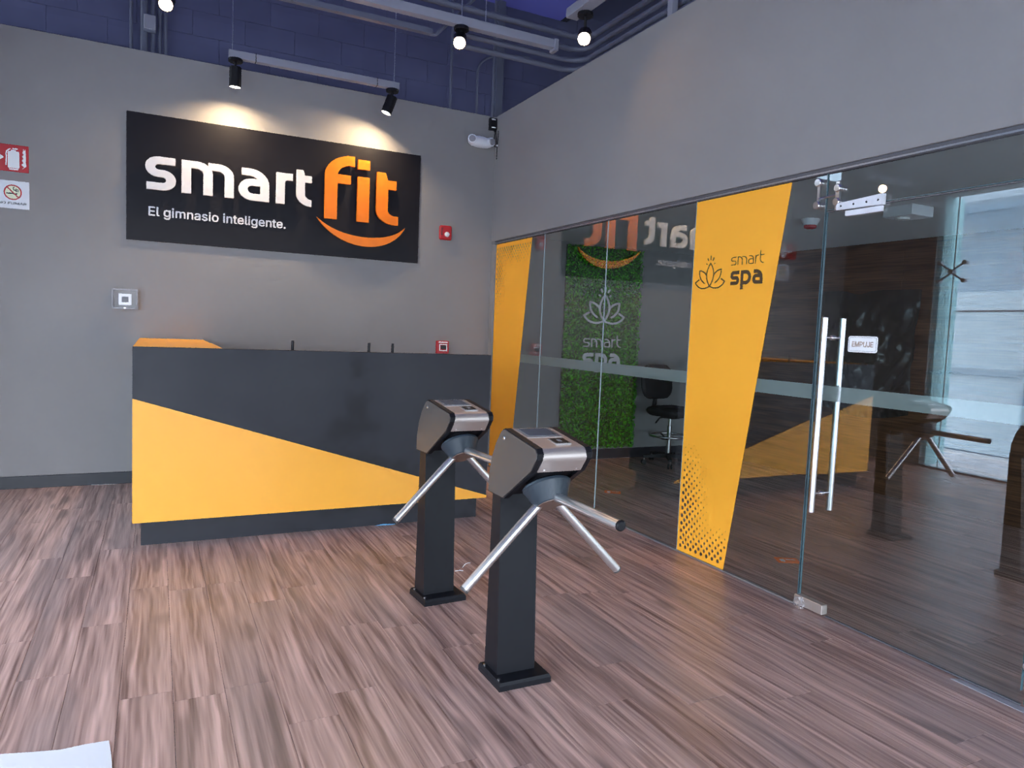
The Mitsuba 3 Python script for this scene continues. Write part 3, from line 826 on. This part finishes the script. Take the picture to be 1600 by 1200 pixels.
def turnstile(key, pos, yaw, hs, label):
    tf = T().translate(pos).rotate([0, 0, 1], yaw)
    S = lambda n, mesh, m, smooth=False: add(f'{key}__{n}', (lambda q: (q.apply_transform(np.array(tf.matrix, float)), q)[1])(mesh.copy()), m, smooth)
    lab(key, label, 'turnstile')
    S('base_plate', hull([(sx * 0.119, y, z) for sx in (-1, 1) for y, z in ((-0.105, 0), (0.105, 0), (-0.105, 0.022), (0.105, 0.022))] + [(sx * 0.113, y, 0.034) for sx in (-1, 1) for y in (-0.099, 0.099)]), 'm_post')
    for y in (-0.07, 0.07):
        S('base_bolt', cyl((-0.106, y, 0.033), (-0.106, y, 0.038), 0.006, 10), 'm_chrome')
    H = 0.80 + hs
    S('post', hull([(sx * 0.087 - 0.008 * (z < 0.1), y, z) for sx in (-1, 1) for y, z in ((0.095, 0.03), (-0.032, 0.03), (0.095, H), (0.022, H))]), 'm_post')
    prof = np.array([(-0.060, 1.065), (-0.322, 1.027), (-0.336, 1.008), (-0.333, 0.985), (-0.292, 0.932), (-0.066, 0.783), (0.076, 0.783), (0.074, 0.86), (0.052, 0.935), (0.018, 0.998), (-0.022, 1.045), (-0.042, 1.060)])
    prof = prof + [0, hs]
    P = Polygon(prof)

    def slab(poly, x0, x1):
        m = extr(poly, x1 - x0)       # drawing (y, z) -> world; extruded along +x
        m.apply_transform(np.array([[0, 0, 1, x0], [1, 0, 0, 0], [0, 1, 0, 0], [0, 0, 0, 1.0]]))
        return m
    for s in (-1, 1):
        S('side_frame', slab(P, 0.092 if s > 0 else -0.116, 0.116 if s > 0 else -0.092), 'm_black')
        k = S('side_panel', slab(P.buffer(-0.0045), 0.116 if s > 0 else -0.120, 0.120 if s > 0 else -0.116), 'm_side_grey')
        S('side_bolt', lathe([(0, 0), (0.008, 0), (0.007, 0.003), (0, 0.005)], (s * 0.120, -0.058, 1.026 + hs), (s, 0, 0), 14), 'm_chrome', 40)
    core = P.buffer(-0.014)
    S('housing', slab(core, -0.092, 0.092), 'm_black')
    outer = fillet([(0.0, 1.048 + hs), (-0.050, 1.060 + hs), (-0.322, 1.0215 + hs), (-0.3345, 0.990 + hs), (-0.2915, 0.934 + hs)], 0.028, 8)
    strip = LineString([tuple(p) for p in outer]).buffer(0.004, cap_style='flat', join_style='round')
    S('cover', slab(strip, -0.094, 0.094), 'm_steel', 35)
    # top slope frame: t runs from the back edge to the front edge
    a = np.array([0, -0.050, 1.060 + hs])
    b = np.array([0, -0.318, 1.0215 + hs])
    u = (b - a) / np.linalg.norm(b - a)
    nrm = np.array([0, u[2], -u[1]])
    L = np.linalg.norm(b - a)

    def on_top(x0, x1, t0, t1, h0, h1):
        return hull([a + u * (t * L) + nrm * h + [x, 0, 0] for x in (x0, x1) for t in (t0, t1) for h in (h0, h1)])
    bez_ = S('screen_bezel', on_top(-0.082, 0.070, 0.06, 0.50, 0.0035, 0.006), 'm_chrome')
    S('screen', on_top(-0.066, 0.056, 0.10, 0.44, 0.004, 0.0075), 'm_screen')
    S('card_reader', on_top(-0.012, 0.056, 0.60, 0.86, 0.003, 0.0085), 'm_chrome')
    S('card_reader__window', on_top(-0.006, 0.054, 0.63, 0.83, 0.004, 0.0095), 'm_black')
    S('card_reader__sensor', on_top(0.014, 0.030, 0.69, 0.77, 0.004, 0.0105), 'm_acrylic')
    fy = np.array([0, -0.3345, 0.990 + hs])
    gy = np.array([0, -0.2915, 0.934 + hs])
    fn = np.array([0, -(fy - gy)[2], (fy - gy)[1]])
    fn = fn / np.linalg.norm(fn)
    for x in (-0.07, 0.07):
        q = gy + (fy - gy) * 0.18 + [x, 0, 0]
        S('front_screw', cyl(q + fn * 0.003, q + fn * 0.006, 0.0035, 10), 'm_chrome')
    # hub on a 54.7 degree axis with three arms at right angles to each other
    ax = np.array([0, -0.57735, -0.81650])
    O = np.array([0, -0.222, 0.832 + hs])
    S('neck', lathe([(0, -0.12), (0.074, -0.12), (0.074, -0.045), (0.060, -0.038), (0, -0.036)], O, ax, 32), 'm_black', 40)
    S('hub', lathe([(0, -0.036), (0.092, -0.036), (0.096, -0.032), (0.096, -0.024), (0.092, -0.020), (0.064, 0.042), (0.060, 0.046), (0, 0.046)], O, ax, 40), 'm_hub', 30)
    S('hub_cap', lathe([(0, 0.045), (0.058, 0.045), (0.056, 0.049), (0, 0.051)], O, ax, 32), 'm_hub_cap', 40)
    for q, dd in enumerate(((0, -1, 0), (-0.7071, 0, -0.7071), (0.7071, 0, -0.7071))):
        dd = np.array(dd, float)
        k = S('arm', cyl(O + dd * 0.03, O + dd * 0.478, 0.0180, 24), 'm_arm', 40)
        S(f'{k.split("__")[1]}__end_cap', lathe([(0, -0.002), (0.0187, -0.002), (0.0187, 0.004), (0.014, 0.008), (0, 0.008)], O + dd * 0.478, dd, 24), 'm_black' if q == 0 else 'm_side_grey', 40)


turnstile('turnstile', [-1.833, -4.355, 0], 0.0, 0.0, 'front tripod turnstile on a black post, the one nearer the camera')
turnstile('turnstile_001', [-1.822, -3.408, 0], 3.5, 0.016, 'rear tripod turnstile on a black post, next to the reception desk')

# ------------------------------------------------------------------ vinyl on the glass


def perforate(poly, flip, y_left, z_edge, w_max):
    """Round holes whose size fades away from one corner of the panel; u from the left edge, v from the bottom (or top) edge."""
    inner = poly.buffer(-0.018)
    holes = []
    n = 0.0
    st = 0.0515
    for j in range(-2, 40):
        for i in range(-2, 36):
            u = 0.036 + (i * st / 1.0) + (st / 2 if j % 2 else 0)
            v = 0.050 + j * st / 2
            if u < 0.02 or v < 0.03:
                continue
            a = max(0.0, 1 - u / 0.31) * (1 - max(0.0, min(1.0, (v - 0.36) / 0.46))) * (0.72 + 0.28 * min(1, abs(v) / 0.25))
            b = max(0.0, 1 - v / 0.30) * 0.92 * max(0.0, 1 - max(0.0, u - 0.42) / 1.2)
            r = 0.0150 * max(a, b) ** 0.75
            if r < 0.0024:
                continue
            pt = Point(u, (z_edge - v) if flip else v)
            if inner.contains(pt):
                holes.append(pt.buffer(r, 4 if r > 0.006 else 2))
    return poly.difference(unary_union(holes))


# drawing x = distance from the panel's left edge along -y
p1 = Polygon([(0.012, 0.012), (0.485, 0.012), (0.788, 2.346), (0.0, 2.346)])
add('vinyl_panel__film', to_right(extr(perforate(p1, True, 0, 2.346, 0.8), 0.002), -0.002, -0.086, 0.0), 'm_vinyl')
lab('vinyl_panel', 'tall yellow film on the glass next to the corner, dotted at its top', 'window film')
p2 = Polygon([(0.0, 0.012), (0.448, 0.012), (0.790, 2.346), (0.006, 2.346)])
add('vinyl_panel_001__film', to_right(extr(perforate(p2, False, 0, 0, 0.8), 0.002), -0.002, -3.184, 0.0), 'm_vinyl')
lab('vinyl_panel_001', 'wide yellow film on the glass with a dark lotus logo, dotted at its foot', 'window film')
k = add('vinyl_panel_001__lotus', to_right(extr(lotus(0.138, 0.0075), 0.0012), -0.0042, -3.354, 1.791), 'm_letter_dark')
labels[k] = {'label': 'dark lotus outline'}
wd = word('smart', (0.044, 0.076, 0.044, 0.026, 0.030), 0.0105, 0.051, 0.0052, 0.024, 1.45)
k = add('vinyl_panel_001__lettering', to_right(extr(affinity.scale(wd, 0.266 / wd.bounds[2], 1.0, origin=(0, 0)), 0.0012), -0.0042, -3.537, 1.911), 'm_letter_dark')
wd = word('spa', (0.074, 0.084, 0.080), 0.012, 0.086, 0.0215, 0.042)
k = add('vinyl_panel_001__lettering', to_right(extr(affinity.scale(wd, 0.264 / wd.bounds[2], 1.0, origin=(0, 0)), 0.0012), -0.0042, -3.539, 1.790), 'm_letter_dark')

add('frosted_band', bx(0.003, 0.005, -4.212, -0.08, 1.150, 1.230), 'm_frost')
lab('frosted_band', 'pale frosted band across the fixed glass panes at chest height', 'window film')
add('frosted_band_001', bx(0.003, 0.005, YD1 + 0.004, YD0 - 0.006, 1.150, 1.230), 'm_frost')
lab('frosted_band_001', 'pale frosted band across the glass door at chest height', 'window film')

k = 'door_sign'
rr = sbox(0, 0, 0.168, 0.082)
add(f'{k}__plate', to_right(extr(rr.buffer(-0.012).buffer(0.012), 0.002), -0.001, -4.416, 1.415), 'm_white')
add(f'{k}__border', to_right(extr(rr.buffer(-0.014).buffer(0.009).difference(rr.buffer(-0.014).buffer(0.0065)), 0.0008), -0.003, -4.416, 1.415), 'm_line_grey')
add(f'{k}__lettering', to_right(fit_text('EMPUJE', 0.122, 0.026, 0.001, True), -0.003, -4.439, 1.443), 'm_empuje')
lab(k, 'small white sign reading EMPUJE on the glass door beside the handle', 'sign')

# ------------------------------------------------------------------ in the spa
rg = np.random.default_rng(7)
GX0, GX1, GZ0, GZ1 = 0.885, 1.905, 0.145, 2.44
add('green_wall__backing', bx(GX0 + 0.01, GX1 - 0.01, -0.03, 0.0, GZ0 + 0.01, GZ1), 'm_leaf_back')
N = 15000
c = np.stack([rg.uniform(GX0 - 0.008, GX1 + 0.008, N), -0.034 - 0.034 * rg.random(N), rg.uniform(GZ0 - 0.008, GZ1, N)], 1)
ang = rg.uniform(0, 2 * np.pi, N)
til = rg.normal(0, 0.55, (N, 2))
nr = np.stack([til[:, 0], -np.ones(N), til[:, 1] + 0.25], 1)
nr /= np.linalg.norm(nr, axis=1, keepdims=True)
t1 = np.stack([np.cos(ang), np.zeros(N), np.sin(ang)], 1)
t1 -= nr * (t1 * nr).sum(1, keepdims=True)
t1 /= np.linalg.norm(t1, axis=1, keepdims=True)
t2 = np.cross(nr, t1)
L = rg.uniform(0.010, 0.017, N)[:, None]
W = L * 0.55
v = np.stack([c - t1 * L, c + t2 * W + nr * 0.004, c + t1 * L, c - t2 * W + nr * 0.004], 1)
v[:, :, 1] = np.minimum(v[:, :, 1], -0.031)
i = np.arange(N)[:, None] * 4
f = np.vstack([i + [0, 1, 2], i + [0, 2, 3]])
k = add('green_wall__foliage', (v.reshape(-1, 3), f), 'm_leaf', kind='stuff')
lab('green_wall', 'panel of green artificial foliage on the spa wall behind the glass', 'green wall')
add('spa_wall_sign__lotus', to_back(extr(lotus(0.276, 0.022), 0.012), 1.388, -0.072, 1.610), 'm_letter_white')
wd = word('smart', (0.085, 0.146, 0.085, 0.050, 0.058), 0.020, 0.098, 0.0125, 0.046, 1.45)
add('spa_wall_sign__lettering', to_back(extr(affinity.scale(wd, 0.514 / wd.bounds[2], 1.0, origin=(0, 0)), 0.012), 1.123, -0.072, 1.308), 'm_letter_white')
wd = word('spa', (0.142, 0.162, 0.154), 0.023, 0.166, 0.0415, 0.08)
add('spa_wall_sign__lettering', to_back(extr(affinity.scale(wd, 0.512 / wd.bounds[2], 1.0, origin=(0, 0)), 0.012), 1.124, -0.072, 1.075), 'm_letter_white')
for x, z in ((1.388, 1.61), (1.30, 1.37)):
    add('spa_wall_sign__standoff', cyl((x, -0.03, z), (x, -0.075, z), 0.006, 8), 'm_white')
lab('spa_wall_sign', 'pale lotus logo with two words of lettering on the green foliage panel', 'sign')

# drafting chair
CX, CY = 2.06, -0.52
ctf = np.array(T().translate([CX, CY, 0]).rotate([0, 0, 1], -82).matrix, float)   # chair faces its own +x


def C_(n, mesh, m, smooth=False):
    mesh = mesh.copy()
    mesh.apply_transform(ctf)
    return add(f'drafting_chair__{n}', mesh, m, smooth)


def pad(w, dpt, th, r, nx=18):
    """A rounded, softly domed cushion: super-ellipse outline."""
    M = m3.Manifold.batch_hull([m3.Manifold.sphere(r, 16).translate([sx * (w / 2 - r - 0.03 * (abs(sy)) * 0), sy * (dpt / 2 - r), 0]) for sx in (-1, 1) for sy in (-1, 1)])
    mm = M.to_mesh()
    q = trimesh.Trimesh(mm.vert_properties[:, :3], mm.tri_verts)
    q.apply_scale([1, 1, th / (2 * r)])
    return q


seat = pad(0.48, 0.48, 0.115, 0.10)
seat.apply_translation((0.03, 0, 0.615))
C_('seat', seat, 'm_chair', True)
back = pad(0.40, 0.50, 0.075, 0.13)
back.apply_transform(np.array([[0, 0, 1, 0], [0, 1, 0, 0], [-1, 0, 0, 0], [0, 0, 0, 1.0]]))
back.apply_transform(trimesh.transformations.rotation_matrix(math.radians(-6), [0, 1, 0]))
back.apply_translation((-0.235, 0, 0.935))
C_('backrest', back, 'm_chair', True)
C_('back_support', tube(fillet([(0.0, 0, 0.565), (-0.24, 0, 0.555), (-0.262, 0, 0.62), (-0.243, 0, 0.80)], 0.06), 0.024, 10), 'm_chair', 40)
C_('lever', tube([(-0.02, -0.06, 0.55), (-0.02, -0.15, 0.54), (0.0, -0.23, 0.49)], 0.008, 8), 'm_chair')
C_('mechanism', bx(-0.09, 0.09, -0.07, 0.07, 0.535, 0.578, 0.006), 'm_chair')
C_('gas_lift', cyl((0, 0, 0.34), (0, 0, 0.545), 0.014, 16), 'm_chrome', 40)
C_('column', cyl((0, 0, 0.10), (0, 0, 0.45), 0.025, 16, 0.003), 'm_chrome', 40)
rt = 0.22
C_('foot_ring', tube([(rt * math.cos(a), rt * math.sin(a), 0.335) for a in np.linspace(0, 2 * math.pi, 40, endpoint=False)], 0.012, 10, True), 'm_chrome', 40)
for a in (40, 160, 280):
    ca, sa = math.cos(math.radians(a)), math.sin(math.radians(a))
    C_('foot_ring__spoke', tube(fillet([(0.03 * ca, 0.03 * sa, 0.30), (0.12 * ca, 0.12 * sa, 0.30), (rt * ca, rt * sa, 0.335)], 0.04), 0.009, 8), 'm_chair', 40)
for q in range(5):
    a = math.radians(30 + 72 * q)
    ca, sa = math.cos(a), math.sin(a)
    o, s_ = np.array([ca, sa, 0]), np.array([-sa, ca, 0])
    C_('leg', hull([p * s_ * 1.0 + o * r_ + np.array([0, 0, z]) for r_, hw, z0, z1 in ((0.02, 0.028, 0.085, 0.135), (0.30, 0.017, 0.080, 0.105)) for p in (-hw, hw) for z in (z0, z1)]), 'm_chair')
    e = o * 0.29
    for sd in (-1, 1):
        C_('caster', cyl(e + s_ * sd * 0.008 + [0, 0, 0.028], e + s_ * sd * 0.024 + [0, 0, 0.028], 0.028, 16, 0.003), 'm_chair', 40)
    C_('caster_stem', cyl(e + [0, 0, 0.03], e + [0, 0, 0.09], 0.007, 8), 'm_chrome')
lab('drafting_chair', 'black swivel drafting chair with a foot ring behind the glass', 'chair')

k = 'smoke_detector'
add(f'{k}__base', lathe([(0, 0), (0.075, 0), (0.072, 0.012), (0.052, 0.05), (0, 0.052)], (1.63, -2.68, ZS), (0, 0, -1), 24), 'm_white_cool', 40)
add(f'{k}__red_ring', lathe([(0, 0), (0.050, 0), (0.048, 0.02), (0.03, 0.028), (0, 0.028)], (1.63, -2.68, ZS - 0.05), (0, 0, -1), 24), 'm_red', 40)
lab(k, 'white ceiling detector with a red lower ring in the spa', 'smoke detector')
k = 'ceiling_box'
add(f'{k}__body', bx(1.60, 1.84, -3.59, -3.36, ZS - 0.075, ZS, 0.004), 'm_white_cool')
add(f'{k}__sensor', lathe([(0, 0), (0.05, 0), (0.045, 0.014), (0, 0.016)], (1.70, -3.45, ZS - 0.075), (0, 0, -1), 20), 'm_white', 40)
lab(k, 'pale box-shaped fixture on the spa ceiling behind the glass door', 'ceiling fixture')

# black plastic sheet taped over an opening in the wooden wall
gy, gz = 46, 46
Yg = np.linspace(-1.53, -2.62, gy)
pts, fc = [], []
for a in range(gy):
    for b in range(gz):
        t, s_ = a / (gy - 1), b / (gz - 1)
        y = Yg[a] - 0.06 * (1 - s_) * (t - 0.4)
        z = 2.01 - 0.015 * t - s_ * (1.17 + 0.10 * math.sin(3 * t)) - (0.10 * math.exp(-((t - 0.42) / 0.10) ** 2) * (1 - s_) * (0.4 + s_))
        pts.append((y, z, t, s_))
pts = np.array(pts)
cr = np.abs(meshkit.fbm(np.stack([pts[:, 2] * 7 + pts[:, 3] * 5, pts[:, 3] * 3 - pts[:, 2] * 4, pts[:, 2] * 0], 1), 4, 5) - 0.5)
nx = 0.012 + 0.16 * cr * np.minimum(1, 0.3 + pts[:, 3] * 1.6)
for a in range(gy - 1):
    for b in range(gz - 1):
        q = a * gz + b
        fc += [[q, q + 1, q + gz + 1], [q, q + gz + 1, q + gz]]
add('plastic_sheet', (np.stack([XS - 0.015 - nx, pts[:, 0], pts[:, 1]], 1), np.array(fc)), 'm_bag', True)
lab('plastic_sheet', 'crumpled black plastic sheet hung on the brown wooden wall', 'plastic sheet')

# ------------------------------------------------------------------ small things on the floor
for k, (x, y, a, t) in enumerate(((0.605, -1.535, -35, 'orange floor sticker behind the glass, near the green panel'), (0.585, -3.61, -30, 'orange floor sticker behind the glass, next to the door'))):
    key = 'floor_sticker' if k == 0 else f'floor_sticker_{k:03d}'
    m = bx(-0.075, 0.075, -0.055, 0.055, 0.0002, 0.0016)
    m.apply_transform(np.array(T().translate([x, y, 0]).rotate([0, 0, 1], a).matrix, float))
    add(f'{key}__sheet', m, 'm_orange')
    m = cat(bx(-0.01, 0.055, 0.012, 0.022, 0.0016, 0.0022), bx(-0.05, -0.02, -0.03, 0.02, 0.0016, 0.0022))
    m.apply_transform(np.array(T().translate([x, y, 0]).rotate([0, 0, 1], a).matrix, float))
    add(f'{key}__white_print', m, 'm_white')
    lab(key, t, 'sticker')
m = hull([(-1.77, -1.962, 0.0004), (-1.62, -1.975, 0.0004), (-1.60, -1.950, 0.0004), (-1.75, -1.950, 0.0004), (-1.70, -1.955, 0.008)])
add('plastic_scrap', m, 'm_blue_scrap')
lab('plastic_scrap', 'small light blue plastic scrap on the floor at the foot of the desk', 'scrap')
for k, (pts, t) in enumerate((([(-1.585, -3.069, 0.003), (-1.56, -3.062, 0.006), (-1.535, -3.08, 0.003)], 'pale curl of wire lying flat on the floor right of the rear turnstile base'),
                              ([(-1.515, -3.02, 0.003), (-1.475, -2.98, 0.014), (-1.436, -2.956, 0.003)], 'pale curl of wire bent upwards on the floor beside the rear turnstile base'))):
    key = add('wire_scrap', tube(fillet(pts, 0.03), 0.0025, 6), 'm_white')
    lab(key, t, 'scrap')
ps = Polygon([(-3.95, -4.20), (-3.642, -4.217), (-3.55, -4.243), (-3.47, -4.262), (-3.40, -4.258), (-3.33, -4.262), (-3.325, -4.30), (-3.318, -4.36), (-3.312, -4.43), (-3.30, -4.62), (-3.95, -4.60)])
m = extr(ps, 0.006)
m.apply_translation((0, 0, 0.0004))
add('cardboard_sheet', m, 'm_paper')
lab('cardboard_sheet', 'pale torn cardboard sheet lying on the floor at the bottom left corner', 'cardboard')
m = hull([(-0.05, -5.10, 0.0003), (-0.012, -5.12, 0.0003), (-0.06, -5.55, 0.0003), (-0.01, -5.55, 0.0003), (-0.05, -5.10, 0.003), (-0.012, -5.12, 0.003), (-0.06, -5.55, 0.003), (-0.01, -5.55, 0.003)])
add('tape_strip', m, 'm_acrylic')
lab('tape_strip', 'strip of shiny clear tape on the floor along the foot of the glass door', 'tape')
bag = trimesh.creation.icosphere(3, 1.0)
bv = bag.vertices.copy()
bv *= (1 + 0.75 * (meshkit.fbm(bv * 3.5 + 4, 3, 2) - 0.5))[:, None]
bv = bv * np.array([0.020, 0.034, 0.036]) + np.array([-0.046, -4.262, 0.036])
bv[:, 2] = np.maximum(bv[:, 2], 0.0008)
add('plastic_bag', trimesh.Trimesh(bv, bag.faces, process=False), 'm_film')
lab('plastic_bag', 'small crumpled clear plastic bag at the floor hinge of the glass door', 'plastic bag')

# the door leaf stands a touch ajar: turn it, and what is fixed on it, about its hinge
AJAR = T().translate([0, YD0, 0]).rotate([0, 0, 1], -0.6).translate([0, -YD0, 0])
for key, entry in scene.items():
    if key.split('__')[0] in ('door_1', 'door_sign', 'frosted_band_001'):
        entry['to_world'] = AJAR
